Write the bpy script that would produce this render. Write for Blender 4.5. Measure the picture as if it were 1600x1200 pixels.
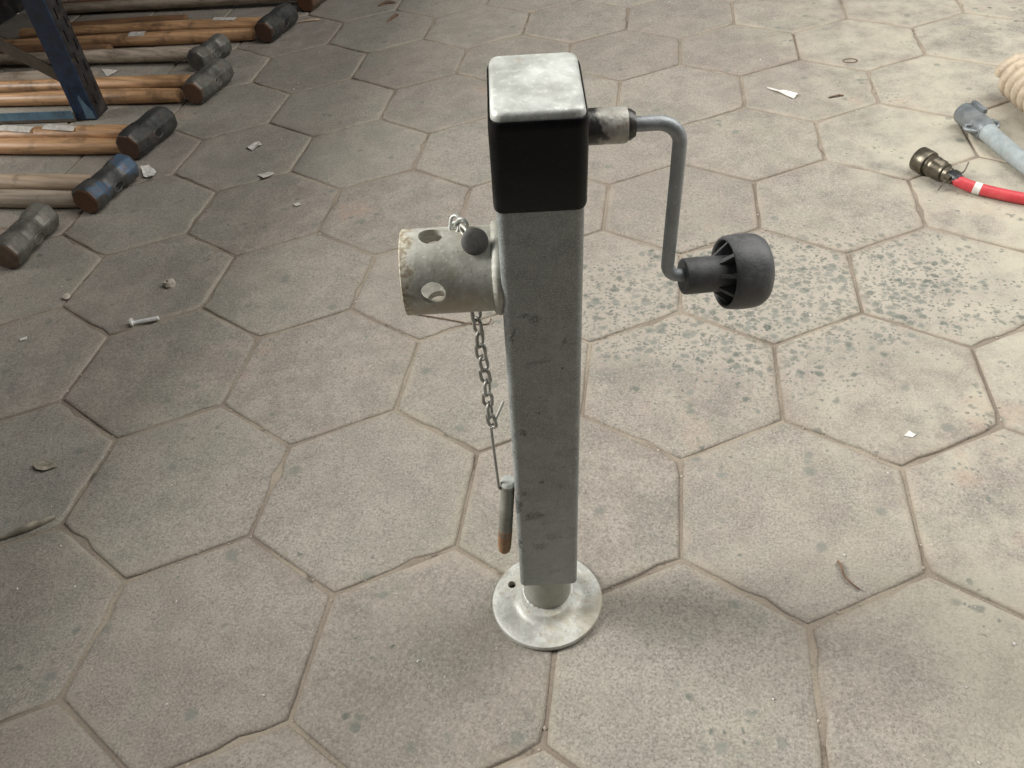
import bpy, bmesh, math, random
from mathutils import Vector, Matrix, noise
from math import sin, cos, pi, radians, sqrt

scn = bpy.context.scene
for o in list(bpy.data.objects): bpy.data.objects.remove(o)
COL = scn.collection
random.seed(7)
S = 0.175                                   # side of one hexagonal paver in metres

# ------------------------------------------------------------------ camera
cam_d = bpy.data.cameras.new('camera'); cam = bpy.data.objects.new('camera', cam_d); COL.objects.link(cam)
cam_d.sensor_width = 36.0; cam_d.lens = 36.0*1338.22/1600.0; cam_d.clip_start = 0.02; cam_d.clip_end = 200
cam.matrix_world = (Matrix.Translation((-0.030707, -1.032714, 0.945229)) @ Matrix.Rotation(0.233722519, 4, 'Z')
                    @ Matrix.Rotation(0.832819283, 4, 'X') @ Matrix.Rotation(-0.136770684, 4, 'Z'))
scn.camera = cam

# ------------------------------------------------------------------ light
w = bpy.data.worlds.new('World'); scn.world = w; w.use_nodes = True
bg = w.node_tree.nodes['Background']; bg.inputs['Color'].default_value = (0.95, 0.97, 1.0, 1); bg.inputs['Strength'].default_value = 0.08
def area(name, loc, target, sx, sy, energy, col):
    l = bpy.data.lights.new(name, 'AREA'); l.shape = 'RECTANGLE'; l.size = sx; l.size_y = sy; l.energy = energy; l.color = col
    o = bpy.data.objects.new(name, l); COL.objects.link(o); o.location = loc
    o.rotation_euler = (Vector(target)-Vector(loc)).to_track_quat('-Z', 'Y').to_euler(); return o
area('roof_and_fill_light', (-5.5, -0.5, 4.0), (0, 0, 0), 2.4, 3.6, 690, (1.0, 0.98, 0.94))
area('roof_and_fill_light', (2.0, 0.8, 2.4), (0.9, 0.4, 0), 2.0, 3.8, 118, (1.0, 0.985, 0.95))  # fill lamp added to brighten the right side, no known source
vs = scn.view_settings; vs.view_transform = 'Standard'; vs.look = 'None'; vs.exposure = 0.14; vs.gamma = 1.0; vs.use_curve_mapping = False

# ------------------------------------------------------------------ node helpers
class NT:
    def __init__(s, name):
        s.m = bpy.data.materials.new(name); s.m.use_nodes = True; s.t = s.m.node_tree
        s.b = s.t.nodes['Principled BSDF']
    def n(s, typ, ins=None, **attrs):
        nd = s.t.nodes.new(typ)
        for k, v in attrs.items(): setattr(nd, k, v)
        for k, v in (ins or {}).items(): s.put(nd.inputs[k], v)
        return nd
    def put(s, sock, v):
        if isinstance(v, bpy.types.NodeSocket): s.t.links.new(v, sock)
        else:
            if sock.type == 'RGBA' and len(v) == 3: v = (*v, 1)
            sock.default_value = v
    def set(s, **k):
        for kk, v in k.items(): s.put(s.b.inputs[kk.replace('_', ' ')], v)
    def math(s, op, a, b=0.0, c=0.0, clamp=False):
        nd = s.n('ShaderNodeMath', {0: a, 1: b, 2: c}, operation=op, use_clamp=clamp); return nd.outputs[0]
    def vmath(s, op, a, b=(0, 0, 0)):
        nd = s.n('ShaderNodeVectorMath', {0: a, 1: b}, operation=op); return nd
    def mix(s, f, a, b, mode='MIX'):
        nd = s.n('ShaderNodeMix', data_type='RGBA', blend_type=mode); s.put(nd.inputs[0], f); s.put(nd.inputs[6], a); s.put(nd.inputs[7], b); return nd.outputs[2]
    def ramp(s, f, a, b, lo=0.0, hi=1.0):
        nd = s.n('ShaderNodeMapRange', {0: f, 1: a, 2: b, 3: lo, 4: hi}, interpolation_type='SMOOTHSTEP'); return nd.outputs[0]
    def noise(s, vec, scale, detail=4.0, rough=0.55, dist=0.0):
        return s.n('ShaderNodeTexNoise', {'Vector': vec, 'Scale': scale, 'Detail': detail, 'Roughness': rough, 'Distortion': dist}).outputs[0]
    def voro(s, vec, scale, feat='F1', rand=1.0):
        return s.n('ShaderNodeTexVoronoi', {'Vector': vec, 'Scale': scale, 'Randomness': rand}, feature=feat)
    def bump(s, h, strength=0.3, dist=0.002, normal=None):
        ins = {'Height': h, 'Strength': strength, 'Distance': dist}
        if normal is not None: ins['Normal'] = normal
        return s.n('ShaderNodeBump', ins).outputs[0]
    def obj(s): return s.n('ShaderNodeTexCoord').outputs['Object']
    def pos(s): return s.n('ShaderNodeNewGeometry').outputs['Position']
    def rnd(s): return s.n('ShaderNodeObjectInfo').outputs['Random']
def lin(r, g, b):
    f = lambda c: ((c/255+0.055)/1.055)**2.4 if c > 10 else c/255/12.92
    return (f(r), f(g), f(b), 1)

# ------------------------------------------------------------------ materials
def m_paver():
    k = NT('paver concrete'); P = k.pos(); O = k.obj(); R = k.rnd()
    off = k.vmath('ADD', P, k.n('ShaderNodeCombineXYZ', {0: k.math('MULTIPLY', R, 37.0), 1: k.math('MULTIPLY', R, 91.0), 2: R}).outputs[0]).outputs[0]
    sep = k.n('ShaderNodeSeparateXYZ', {0: P}); X, Y = sep.outputs[0], sep.outputs[1]
    # distance from the rim of the hexagon (object space, centre at origin)
    osp = k.n('ShaderNodeSeparateXYZ', {0: O}); ox, oy = osp.outputs[0], osp.outputs[1]
    d = None
    for a in (0, 60, 120):
        q = k.math('ABSOLUTE', k.math('ADD', k.math('MULTIPLY', ox, cos(radians(a))), k.math('MULTIPLY', oy, sin(radians(a)))))
        d = q if d is None else k.math('MAXIMUM', d, q)
    rim = k.math('SUBTRACT', S*sqrt(3)/2, d)
    lowc = k.n('ShaderNodeTexNoise', {'Vector': P, 'Scale': 3.2, 'Detail': 4.0, 'Roughness': 0.62}).outputs[1]
    lo = k.n('ShaderNodeSeparateColor', {0: lowc}); big, big2, big3 = lo.outputs[0], lo.outputs[1], lo.outputs[2]
    midc = k.n('ShaderNodeTexNoise', {'Vector': off, 'Scale': 16.0, 'Detail': 4.0, 'Roughness': 0.65}).outputs[1]
    mi = k.n('ShaderNodeSeparateColor', {0: midc}); mid, mid2, mid3 = mi.outputs[0], mi.outputs[1], mi.outputs[2]
    fine = k.noise(off, 300, 2, 0.8); coarse = k.noise(off, 120, 2, 0.75)
    # base: grey mauve cement, each paver its own tint
    c = k.mix(k.ramp(mid, 0.36, 0.64), (0.250, 0.220, 0.192), (0.325, 0.290, 0.252))
    c = k.mix(k.ramp(R, 0.45, 1.0, 0.0, 0.50), c, (0.295, 0.280, 0.240)); c = k.mix(k.ramp(R, 0.40, 0.0, 0.0, 0.42), c, (0.222, 0.195, 0.172))
    # green grey damp film
    c = k.mix(k.ramp(k.math('ADD', k.math('MULTIPLY', mid2, 0.5), k.math('MULTIPLY', big2, 0.5)), 0.50, 0.60, 0, 0.50), c, (0.215, 0.218, 0.180))
    # yellow dust, heavier where feet do not sweep (right hand side)
    dustside = k.ramp(k.math('ADD', X, k.math('MULTIPLY', k.math('SUBTRACT', big, 0.5), 1.1)), 0.0, 0.65)
    dust = k.math('MULTIPLY', k.ramp(k.math('ADD', k.math('MULTIPLY', mid3, 0.55), k.math('MULTIPLY', big3, 0.45)), 0.34, 0.62), k.math('ADD', k.math('MULTIPLY', dustside, 0.62), 0.14))
    # cement speckle under the dust
    c = k.mix(k.ramp(coarse, 0.50, 0.68, 0, 0.36), c, (0.150, 0.128, 0.112))
    c = k.mix(k.ramp(fine, 0.50, 0.66, 0, 0.62), c, (0.120, 0.102, 0.090))
    c = k.mix(k.ramp(fine, 0.46, 0.32, 0, 0.45), c, (0.48, 0.43, 0.37))
    c = k.mix(dust, c, (0.47, 0.438, 0.345))
    # faint red earth stains
    c = k.mix(k.ramp(k.math('ADD', k.math('MULTIPLY', big, 0.7), k.math('MULTIPLY', mid, 0.3)), 0.58, 0.70, 0, 0.35), c, (0.35, 0.225, 0.165))
    # worn patch with bare aggregate
    px = k.math('DIVIDE', k.math('SUBTRACT', X, 0.13), 0.40); py = k.math('DIVIDE', k.math('SUBTRACT', k.math('SUBTRACT', Y, 0.185), k.math('MULTIPLY', X, 0.15)), 0.21)
    rad = k.math('SQRT', k.math('ADD', k.math('MULTIPLY', px, px), k.math('MULTIPLY', py, py)))
    rad = k.math('ADD', rad, k.math('MULTIPLY', k.math('SUBTRACT', k.math('ADD', k.math('MULTIPLY', big2, 0.5), k.math('MULTIPLY', mid2, 0.5)), 0.5), 2.0))
    wear = k.ramp(rad, 1.22, 0.55)
    sparse = k.ramp(k.math('ADD', k.math('MULTIPLY', mid3, 0.4), k.math('MULTIPLY', big, 0.6)), 0.53, 0.62, 0, 0.22)
    wv = k.vmath('ADD', off, k.vmath('MULTIPLY', k.n('ShaderNodeTexNoise', {'Vector': off, 'Scale': 75.0, 'Detail': 2.0}).outputs[1], (0.014, 0.014, 0.014)).outputs[0]).outputs[0]
    V = k.voro(wv, 58); V2 = k.voro(wv, 140)
    vr = k.n('ShaderNodeSeparateColor', {0: V.outputs['Color']}); vr2 = k.n('ShaderNodeSeparateColor', {0: V2.outputs['Color']})
    wmask = k.math('MAXIMUM', wear, sparse)
    st = k.math('MULTIPLY', k.ramp(V.outputs['Distance'], 0.56, 0.22), k.math('LESS_THAN', vr.outputs[0], k.math('MULTIPLY', wmask, 0.92)))
    st2 = k.math('MULTIPLY', k.ramp(V2.outputs['Distance'], 0.56, 0.24), k.math('LESS_THAN', vr2.outputs[0], k.math('MULTIPLY', wmask, 0.85)))
    stone = k.math('MAXIMUM', st, st2)
    c = k.mix(k.math('MULTIPLY', wear, 0.60), c, (0.41, 0.368, 0.310))
    sc = k.mix(vr.outputs[1], (0.088, 0.104, 0.090), (0.195, 0.204, 0.178))
    sc = k.mix(k.ramp(fine, 0.44, 0.62, 0, 0.35), sc, (0.36, 0.34, 0.29))
    c = k.mix(k.math('MULTIPLY', stone, k.ramp(mid3, 0.3, 0.6, 1.0, 0.78)), c, sc)
    # single dark drops
    V3 = k.voro(off, 24); v3 = k.n('ShaderNodeSeparateColor', {0: V3.outputs['Color']})
    spots = k.math('MULTIPLY', k.ramp(k.math('ADD', V3.outputs['Distance'], k.math('MULTIPLY', mid, 0.35)), 0.44, 0.30), k.math('LESS_THAN', v3.outputs[0], 0.14))
    c = k.mix(k.math('MULTIPLY', spots, 0.60), c, (0.165, 0.178, 0.152))
    # sand lodged along the rim
    sand = k.math('MULTIPLY', k.ramp(k.math('ADD', rim, k.math('MULTIPLY', k.math('SUBTRACT', k.math('ADD', k.math('MULTIPLY', big, 0.45), k.math('MULTIPLY', mid2, 0.55)), 0.5), 0.075)), 0.018, -0.002), k.math('ADD', k.math('MULTIPLY', dustside, 0.30), 0.34))
    c = k.mix(sand, c, k.mix(k.ramp(big2, 0.40, 0.60), (0.262, 0.215, 0.172), (0.42, 0.362, 0.282)))
    h = k.math('ADD', k.math('MULTIPLY', fine, 0.55), k.math('ADD', k.math('MULTIPLY', mid, 1.0), k.math('MULTIPLY', coarse, 0.8)))
    k.set(Base_Color=c, Roughness=k.ramp(mid3, 0.3, 0.7, 0.74, 0.95), Normal=k.bump(h, 0.6, 0.0022))
    k.b.inputs['Specular IOR Level'].default_value = 0.25
    return k.m
def m_sand():
    k = NT('joint sand'); P = k.pos()
    a = k.noise(P, 5, 4); b = k.noise(P, 300, 4, 0.7); d = k.noise(P, 17, 4, 0.6)
    c = k.mix(k.ramp(a, 0.35, 0.65), (0.235, 0.196, 0.160), (0.36, 0.312, 0.245))
    c = k.mix(k.ramp(d, 0.60, 0.68, 0, 0.65), c, (0.085, 0.068, 0.056))
    c = k.mix(k.ramp(b, 0.5, 0.75, 0, 0.5), c, (0.13, 0.095, 0.07))
    k.set(Base_Color=c, Roughness=0.95, Normal=k.bump(k.math('ADD', b, k.math('MULTIPLY', d, 1.5)), 0.8, 0.003)); k.b.inputs['Specular IOR Level'].default_value = 0.1
    return k.m
def m_galv(name, dark, light, metal=0.65, rough=0.5, grime=0.5, rust=0.25, smear=0.0, sc=1.0, rim=None, spots=()):
    k = NT(name); O = k.obj()
    a = k.noise(O, 30*sc, 5, 0.6); b = k.noise(O, 240*sc, 4, 0.65); V = k.voro(O, 130*sc)
    vr = k.n('ShaderNodeSeparateColor', {0: V.outputs['Color']})
    c = k.mix(k.ramp(a, 0.32, 0.70), dark, light)
    c = k.mix(k.math('MULTIPLY', vr.outputs[0], 0.28), c, [x*0.62 for x in dark[:3]])
    c = k.mix(k.ramp(b, 0.56, 0.74, 0, 0.5), c, [min(1, x*1.25) for x in light[:3]])
    g = k.math('MULTIPLY', k.ramp(k.noise(O, 17*sc, 6, 0.65), 0.52, 0.70), grime)
    c = k.mix(g, c, (0.16, 0.14, 0.11))
    r = k.math('MULTIPLY', k.ramp(k.noise(O, 46*sc, 6, 0.7), 0.60, 0.72), rust)
    c = k.mix(r, c, (0.30, 0.155, 0.06))
    if rim is not None:                                             # rust and chipped zinc at the open end
        e = k.ramp(k.math('ADD', k.n('ShaderNodeSeparateXYZ', {0: O}).outputs[0], k.math('MULTIPLY', k.math('SUBTRACT', k.noise(O, 60, 4, 0.65), 0.5), 0.03)), rim+0.004, rim-0.002)
        c = k.mix(k.math('MULTIPLY', e, 0.7), c, k.mix(k.ramp(b, 0.4, 0.6), (0.24, 0.17, 0.09), (0.60, 0.56, 0.42)))
        c = k.mix(k.ramp(k.noise(O, 22, 5, 0.7), 0.47, 0.64, 0, 0.55), c, (0.36, 0.315, 0.215))
        c = k.mix(k.ramp(k.noise(O, 210, 3, 0.7), 0.60, 0.70, 0, 0.6), c, (0.20, 0.165, 0.11))
    met = k.math('SUBTRACT', metal, k.math('MULTIPLY', k.math('MAXIMUM', g, r), metal*0.8))
    ro = k.ramp(a, 0.2, 0.8, rough-0.08, rough+0.18)
    if smear:
        wv = k.vmath('MULTIPLY', O, (1.0, 1.0, 0.7)).outputs[0]
        VS = k.voro(k.vmath('ADD', wv, k.vmath('MULTIPLY', k.n('ShaderNodeTexNoise', {'Vector': O, 'Scale': 55.0, 'Detail': 4.0}).outputs[1], (0.03, 0.03, 0.03)).outputs[0]).outputs[0], 34)
        vs3 = k.n('ShaderNodeSeparateColor', {0: VS.outputs['Color']})
        sp = k.math('MULTIPLY', k.ramp(VS.outputs['Distance'], 0.47, 0.34), k.math('LESS_THAN', vs3.outputs[0], 0.24))
        st = k.math('MULTIPLY', k.ramp(k.noise(k.vmath('MULTIPLY', O, (1, 1, 2.2)).outputs[0], 26, 5, 0.65, 1.2), 0.58, 0.68), 0.5)
        nz = k.n('ShaderNodeTexNoise', {'Vector': O, 'Scale': 70.0, 'Detail': 4.0, 'Roughness': 0.65}).outputs[1]; wo = k.vmath('ADD', O, k.vmath('MULTIPLY', k.vmath('SUBTRACT', nz, (0.5, 0.5, 0.5)).outputs[0], (0.022, 0.0, 0.022)).outputs[0]).outputs[0]
        for sx, sz, rx, rz_, amt in spots:                          # individual grease spots
            dd = k.vmath('MULTIPLY', k.vmath('SUBTRACT', wo, (sx, -0.04, sz)).outputs[0], (1/rx, 30.0, 1/rz_)).outputs[0]
            sp = k.math('MAXIMUM', sp, k.math('MULTIPLY', k.ramp(k.n('ShaderNodeVectorMath', {0: dd}, operation='LENGTH').outputs['Value'], 1.15, 0.45), k.math('MULTIPLY', k.ramp(b, 0.30, 0.55, 0.55, 1.0), amt)))
        low = k.ramp(k.n('ShaderNodeSeparateXYZ', {0: O}).outputs[2], 0.56, 0.52, 0.12, 1.0); sm = k.math('MULTIPLY', k.math('MULTIPLY', k.math('MAXIMUM', sp, st), smear), low)
        c = k.mix(sm, c, (0.065, 0.072, 0.075)); c = k.mix(k.ramp(k.noise(k.vmath('MULTIPLY', O, (9, 9, 0.9)).outputs[0], 20, 4, 0.6), 0.52, 0.72, 0, 0.30), c, (0.42, 0.44, 0.43)); c = k.mix(k.ramp(k.noise(O, 700, 2, 0.6), 0.50, 0.62, 0, 0.50), c, (0.52, 0.55, 0.54)); ro = k.math('SUBTRACT', ro, k.math('MULTIPLY', sm, 0.12))
        tiny = k.math('MULTIPLY', k.ramp(k.noise(O, 150, 3, 0.5), 0.69, 0.75), 0.8); c = k.mix(tiny, c, (0.05, 0.05, 0.05))
    h = k.math('ADD', k.math('MULTIPLY', a, 1.5), k.math('MULTIPLY', b, 0.4))
    k.set(Base_Color=c, Metallic=met, Roughness=ro, Normal=k.bump(h, 0.35, 0.0012))
    return k.m
def m_boss():
    k = NT('greasy crank boss'); O = k.obj(); sp = k.n('ShaderNodeSeparateXYZ', {0: O}); a = k.noise(O, 90, 5, 0.65); b = k.noise(O, 400, 3, 0.6)
    c = k.mix(k.ramp(a, 0.3, 0.7), (0.36, 0.34, 0.29), (0.58, 0.56, 0.50))
    c = k.mix(k.ramp(k.noise(O, 160, 4, 0.7), 0.56, 0.68, 0, 0.6), c, (0.25, 0.17, 0.10))
    gr = k.ramp(k.math('ADD', sp.outputs[0], k.math('MULTIPLY', k.math('SUBTRACT', k.noise(O, 70, 4, 0.6), 0.5), 0.040)), 0.050, 0.042)
    gr = k.math('MAXIMUM', gr, k.ramp(sp.outputs[0], 0.0632, 0.0636))
    c = k.mix(k.math('MULTIPLY', gr, 0.93), c, (0.018, 0.016, 0.014))
    k.set(Base_Color=c, Metallic=0.15, Roughness=k.ramp(gr, 0, 1, 0.5, 0.3), Normal=k.bump(k.math('ADD', a, b), 0.4, 0.001)); return k.m
def m_plain(name, col, rough=0.5, metal=0.0, var=0.3, scale=60.0, bump=0.25, dust=None, spec=0.5):
    k = NT(name); O = k.obj(); a = k.noise(O, scale, 5, 0.65); b = k.noise(O, scale*7, 3, 0.6)
    c = k.mix(k.ramp(a, 0.3, 0.7), [x*(1-var) for x in col[:3]], [min(1, x*(1+var)) for x in col[:3]])
    if dust: c = k.mix(k.ramp(k.noise(O, scale*0.7, 6, 0.7), 0.50, 0.72, 0, dust[1]), c, dust[0])
    k.set(Base_Color=c, Roughness=k.ramp(a, 0.25, 0.75, rough-0.1, min(1, rough+0.12)), Metallic=metal, Normal=k.bump(k.math('ADD', a, k.math('MULTIPLY', b, 0.4)), bump, 0.0015))
    k.b.inputs['Specular IOR Level'].default_value = spec
    return k.m
def m_wood(name, col, rough, grain=0.35, spec=0.5, dirt=0.4):
    k = NT(name); O = k.obj(); R = k.rnd()
    v = k.vmath('ADD', k.vmath('MULTIPLY', O, (6.0, 90.0, 90.0)).outputs[0], k.n('ShaderNodeCombineXYZ', {0: k.math('MULTIPLY', R, 50.0)}).outputs[0]).outputs[0]
    a = k.noise(v, 1.0, 5, 0.6, 0.4); bl = k.noise(k.vmath('ADD', O, k.n('ShaderNodeCombineXYZ', {0: k.math('MULTIPLY', R, 9.0)}).outputs[0]).outputs[0], 14, 5, 0.65)
    c = k.mix(k.ramp(a, 0.3, 0.7), [x*(1-grain) for x in col[:3]], [min(1, x*(1+grain)) for x in col[:3]])
    c = k.mix(k.ramp(bl, 0.50, 0.70, 0, dirt), c, (0.10, 0.065, 0.04))
    k.set(Base_Color=c, Roughness=rough, Normal=k.bump(a, 0.25, 0.001)); k.b.inputs['Specular IOR Level'].default_value = spec
    return k.m
def m_head(name, paint, blue=None, rust=0.5):
    k = NT(name); O = k.obj()
    a = k.noise(O, 22, 5, 0.65); b = k.noise(O, 130, 4, 0.65)
    c = k.mix(k.ramp(a, 0.35, 0.65), [x*0.6 for x in paint[:3]], [x*1.5 for x in paint[:3]])
    if blue: c = k.mix(k.ramp(k.noise(O, 16, 2, 0.4), blue[1], blue[1]+0.05, 0, 0.9), c, blue[0])
    c = k.mix(k.ramp(k.noise(O, 34, 5, 0.7), 0.56, 0.68, 0, rust), c, (0.17, 0.085, 0.045))
    sep = k.n('ShaderNodeSeparateXYZ', {0: O})
    endf = k.ramp(k.math('ADD', k.math('ABSOLUTE', sep.outputs[1]), k.math('MULTIPLY', k.math('SUBTRACT', a, 0.5), 0.012)), 0.080, 0.0835)
    c = k.mix(k.math('MULTIPLY', endf, rust+0.3, clamp=True), c, (0.155, 0.072, 0.035))
    k.set(Base_Color=c, Roughness=k.ramp(b, 0.3, 0.7, 0.38, 0.62), Metallic=0.25, Normal=k.bump(k.math('ADD', a, k.math('MULTIPLY', b, 0.4)), 0.5, 0.002))
    return k.m

M = {}
SPOTS = ((-0.0134, 0.5269, 0.0060, 0.0050, 1.0), (-0.0054, 0.5207, 0.0050, 0.0060, 0.75), (-0.0215, 0.3779, 0.0072, 0.0066, 1.0), (-0.0056, 0.4059, 0.0026, 0.0022, 1.0), (-0.0058, 0.3009, 0.0028, 0.0026, 1.0), (-0.0229, 0.2804, 0.0040, 0.0036, 0.9),
         (-0.0135, 0.2401, 0.0120, 0.0082, 1.0), (-0.0080, 0.1776, 0.0110, 0.0090, 0.75), (0.0027, 0.1962, 0.0090, 0.0075, 0.6), (0.0077, 0.1258, 0.0080, 0.0070, 0.55), (0.0160, 0.4937, 0.0030, 0.0028, 0.8), (-0.0240, 0.5027, 0.0024, 0.0090, 0.8))
M['paver'] = m_paver(); M['sand'] = m_sand()
M['tube'] = m_galv('dull grey tube', (0.240, 0.258, 0.250), (0.345, 0.368, 0.356), 0.30, 0.44, 0.25, 0.06, smear=0.9, spots=SPOTS)
M['galv'] = m_galv('pale galvanised steel', (0.46, 0.47, 0.43), (0.70, 0.72, 0.68), 0.35, 0.45, 0.35, 0.45)
M['socket'] = m_galv('stained cream galvanised socket', (0.36, 0.35, 0.295), (0.62, 0.615, 0.55), 0.14, 0.46, 0.50, 0.35, rim=-0.1035)
M['plate'] = m_galv('galvanised foot plate', (0.46, 0.46, 0.42), (0.64, 0.65, 0.61), 0.20, 0.45, 0.55, 0.75, rim=-9.0, sc=1.4)
M['inner'] = m_galv('zinc inner tube', (0.30, 0.30, 0.26), (0.42, 0.41, 0.36), 0.5, 0.45, 0.35, 0.10)
M['rod'] = m_galv('zinc plated rod', (0.30, 0.32, 0.325), (0.42, 0.44, 0.445), 0.45, 0.46, 0.25, 0.05)
M['boss'] = m_boss()
M['rubber'] = m_plain('black plastic sleeve', (0.0035, 0.0035, 0.0038), 0.34, 0, 0.4, 50, 0.2, ((0.10, 0.10, 0.10), 0.07), 0.22)
M['knob'] = m_plain('faded charcoal plastic', (0.095, 0.096, 0.096), 0.50, 0, 0.3, 60, 0.5, ((0.19, 0.185, 0.175), 0.45))
M['chain'] = m_galv('weathered steel chain', (0.27, 0.26, 0.23), (0.47, 0.455, 0.41), 0.45, 0.45, 0.3, 0.2)
M['button'] = m_plain('dull grey pin head', (0.085, 0.082, 0.076), 0.6, 0.2, 0.25, 90, 0.3, ((0.2, 0.18, 0.16), 0.3))
M['pin'] = m_galv('weathered pin', (0.20, 0.20, 0.165), (0.31, 0.305, 0.26), 0.25, 0.55, 0.5, 0.8)
M['dark'] = m_plain('painted eye shade', (0.012, 0.011, 0.010), 0.8, 0, 0.2)  # near-black that stands in for the shade inside a hammer eye
M['orange'] = m_plain('flaking orange paint', (0.19, 0.15, 0.10), 0.6, 0, 0.35, 120, 0.4, ((0.85, 0.22, 0.04), 1.0))
M['khaki'] = m_plain('rusty brown paint', (0.24, 0.145, 0.075), 0.6, 0, 0.35, 80, 0.4, ((0.60, 0.17, 0.04), 0.7))
M['wood_orange'] = m_wood('varnished orange wood', (0.50, 0.295, 0.155), 0.42, 0.35, 0.4, 0.65)
M['wood_tan'] = m_wood('pale tan wood', (0.46, 0.35, 0.25), 0.6, 0.25, 0.4, 0.5)
M['wood_grey'] = m_wood('weathered grey wood', (0.36, 0.30, 0.235), 0.75, 0.3, 0.2, 0.55)
M['wood_brown'] = m_wood('dirty brown wood', (0.20, 0.11, 0.06), 0.6, 0.3, 0.3, 0.7)
M['paper'] = m_plain('worn white paper', (0.60, 0.57, 0.52), 0.8, 0, 0.2, 60, 0.2, ((0.20, 0.16, 0.12), 0.5), 0.2)
M['head_black'] = m_head('black hammer head', (0.050, 0.051, 0.048), None, 0.35)
M['head_grey'] = m_head('grey hammer head', (0.115, 0.113, 0.100), None, 0.55)
M['head_blue'] = m_head('blue chipped hammer head', (0.070, 0.070, 0.066), ((0.075, 0.125, 0.19), 0.56), 0.6)
M['head_worn'] = m_head('worn hammer head', (0.130, 0.124, 0.106), None, 0.25)
M['head_brown'] = m_head('brown hammer head', (0.16, 0.11, 0.075), None, 0.8)
M['post_black'] = m_plain('dirty black rack paint', (0.022, 0.021, 0.022), 0.5, 0, 0.5, 30, 0.4, ((0.10, 0.075, 0.05), 0.75))
M['post_blue'] = m_plain('dark blue rack paint', (0.016, 0.036, 0.080), 0.45, 0, 0.5, 30, 0.3, ((0.05, 0.05, 0.05), 0.4))
M['blue_light'] = m_plain('light blue rack paint', (0.115, 0.205, 0.28), 0.55, 0, 0.25, 40, 0.3, ((0.03, 0.03, 0.035), 0.5))
M['brace'] = m_plain('dusty brown strip', (0.11, 0.09, 0.068), 0.7, 0, 0.3, 30)
M['white_chip'] = m_plain('white plaster chip', (0.66, 0.64, 0.60), 0.8, 0, 0.12, 120)
M['pebble'] = m_plain('beige pebble', (0.46, 0.41, 0.34), 0.85, 0, 0.25, 90, 0.5)
M['zinc'] = m_plain('bright zinc bolt', (0.78, 0.78, 0.75), 0.35, 0.3, 0.15, 90)
M['twig'] = m_plain('dry brown twig', (0.16, 0.10, 0.065), 0.8, 0, 0.4, 80)
M['husk'] = m_plain('dry grey husk', (0.30, 0.27, 0.21), 0.8, 0, 0.35, 60)
M['plug'] = m_galv('grey cast plug', (0.20, 0.222, 0.232), (0.28, 0.302, 0.310), 0.50, 0.42, 0.25, 0.0)
M['hose'] = m_plain('grey cable sheath', (0.28, 0.315, 0.32), 0.42, 0, 0.12, 60, 0.2, ((0.36, 0.33, 0.28), 0.3))
M['olive'] = m_galv('olive connector metal', (0.105, 0.090, 0.065), (0.17, 0.15, 0.115), 0.75, 0.28, 0.2, 0.0)
M['red'] = m_plain('red cable', (0.50, 0.045, 0.055), 0.45, 0, 0.10, 60, 0.1, ((0.5, 0.15, 0.13), 0.3))
M['tape'] = m_plain('white tape', (0.62, 0.60, 0.56), 0.6, 0, 0.12, 60)
M['black_rubber'] = m_plain('black boot', (0.015, 0.016, 0.018), 0.45, 0, 0.3)
M['tie'] = m_plain('dull cable tie', (0.16, 0.14, 0.11), 0.5, 0, 0.2)
M['coil'] = m_plain('beige coiled cable', (0.46, 0.38, 0.28), 0.55, 0, 0.15, 60, 0.2, ((0.22, 0.16, 0.11), 0.5))

# ------------------------------------------------------------------ mesh helpers
def link(name, me, mats, parent=None, ang=35):
    for m in (mats if isinstance(mats, (list, tuple)) else [mats]): me.materials.append(M[m])
    for p in me.polygons: p.use_smooth = True
    me.set_sharp_from_angle(angle=radians(ang))
    o = bpy.data.objects.new(name, me); COL.objects.link(o)
    if parent: o.parent = parent
    return o
def build(name, vf, mats, parent=None, ang=35, mi=None):
    me = bpy.data.meshes.new(name); me.from_pydata([tuple(v) for v in vf[0]], [], vf[1]); me.validate()
    bm = bmesh.new(); bm.from_mesh(me); bmesh.ops.recalc_face_normals(bm, faces=bm.faces); bm.to_mesh(me); bm.free()
    if mi is not None:
        for p in me.polygons: p.material_index = mi(p)
    return link(name, me, mats, parent, ang)
def join(*vfs):
    V, F = [], []
    for v, f in vfs:
        n = len(V); V += list(v); F += [tuple(i+n for i in q) for q in f]
    return V, F
def rings(R, cap0=True, cap1=True, closed=False):
    n = len(R[0]); V = [Vector(v) for r in R for v in r]; F = []
    L = len(R)
    for i in range(L if closed else L-1):
        a, b = i*n, ((i+1) % L)*n
        for j in range(n): F.append((a+j, a+(j+1) % n, b+(j+1) % n, b+j))
    if not closed:
        if cap0: F.append(tuple(range(n-1, -1, -1)))
        if cap1: F.append(tuple((L-1)*n+j for j in range(n)))
    return V, F
def lathe(prof, axis='z', seg=32, c=(0, 0, 0), cap0=True, cap1=True):
    R = []
    for r, h in prof:
        ring = []
        for j in range(seg):
            t = 2*pi*j/seg
            if axis == 'z': p = (r*cos(t), r*sin(t), h)
            elif axis == 'x': p = (h, r*cos(t), r*sin(t))
            else: p = (r*sin(t), h, r*cos(t))
            ring.append(Vector(p)+Vector(c))
        R.append(ring)
    return rings(R, cap0, cap1)
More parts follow.
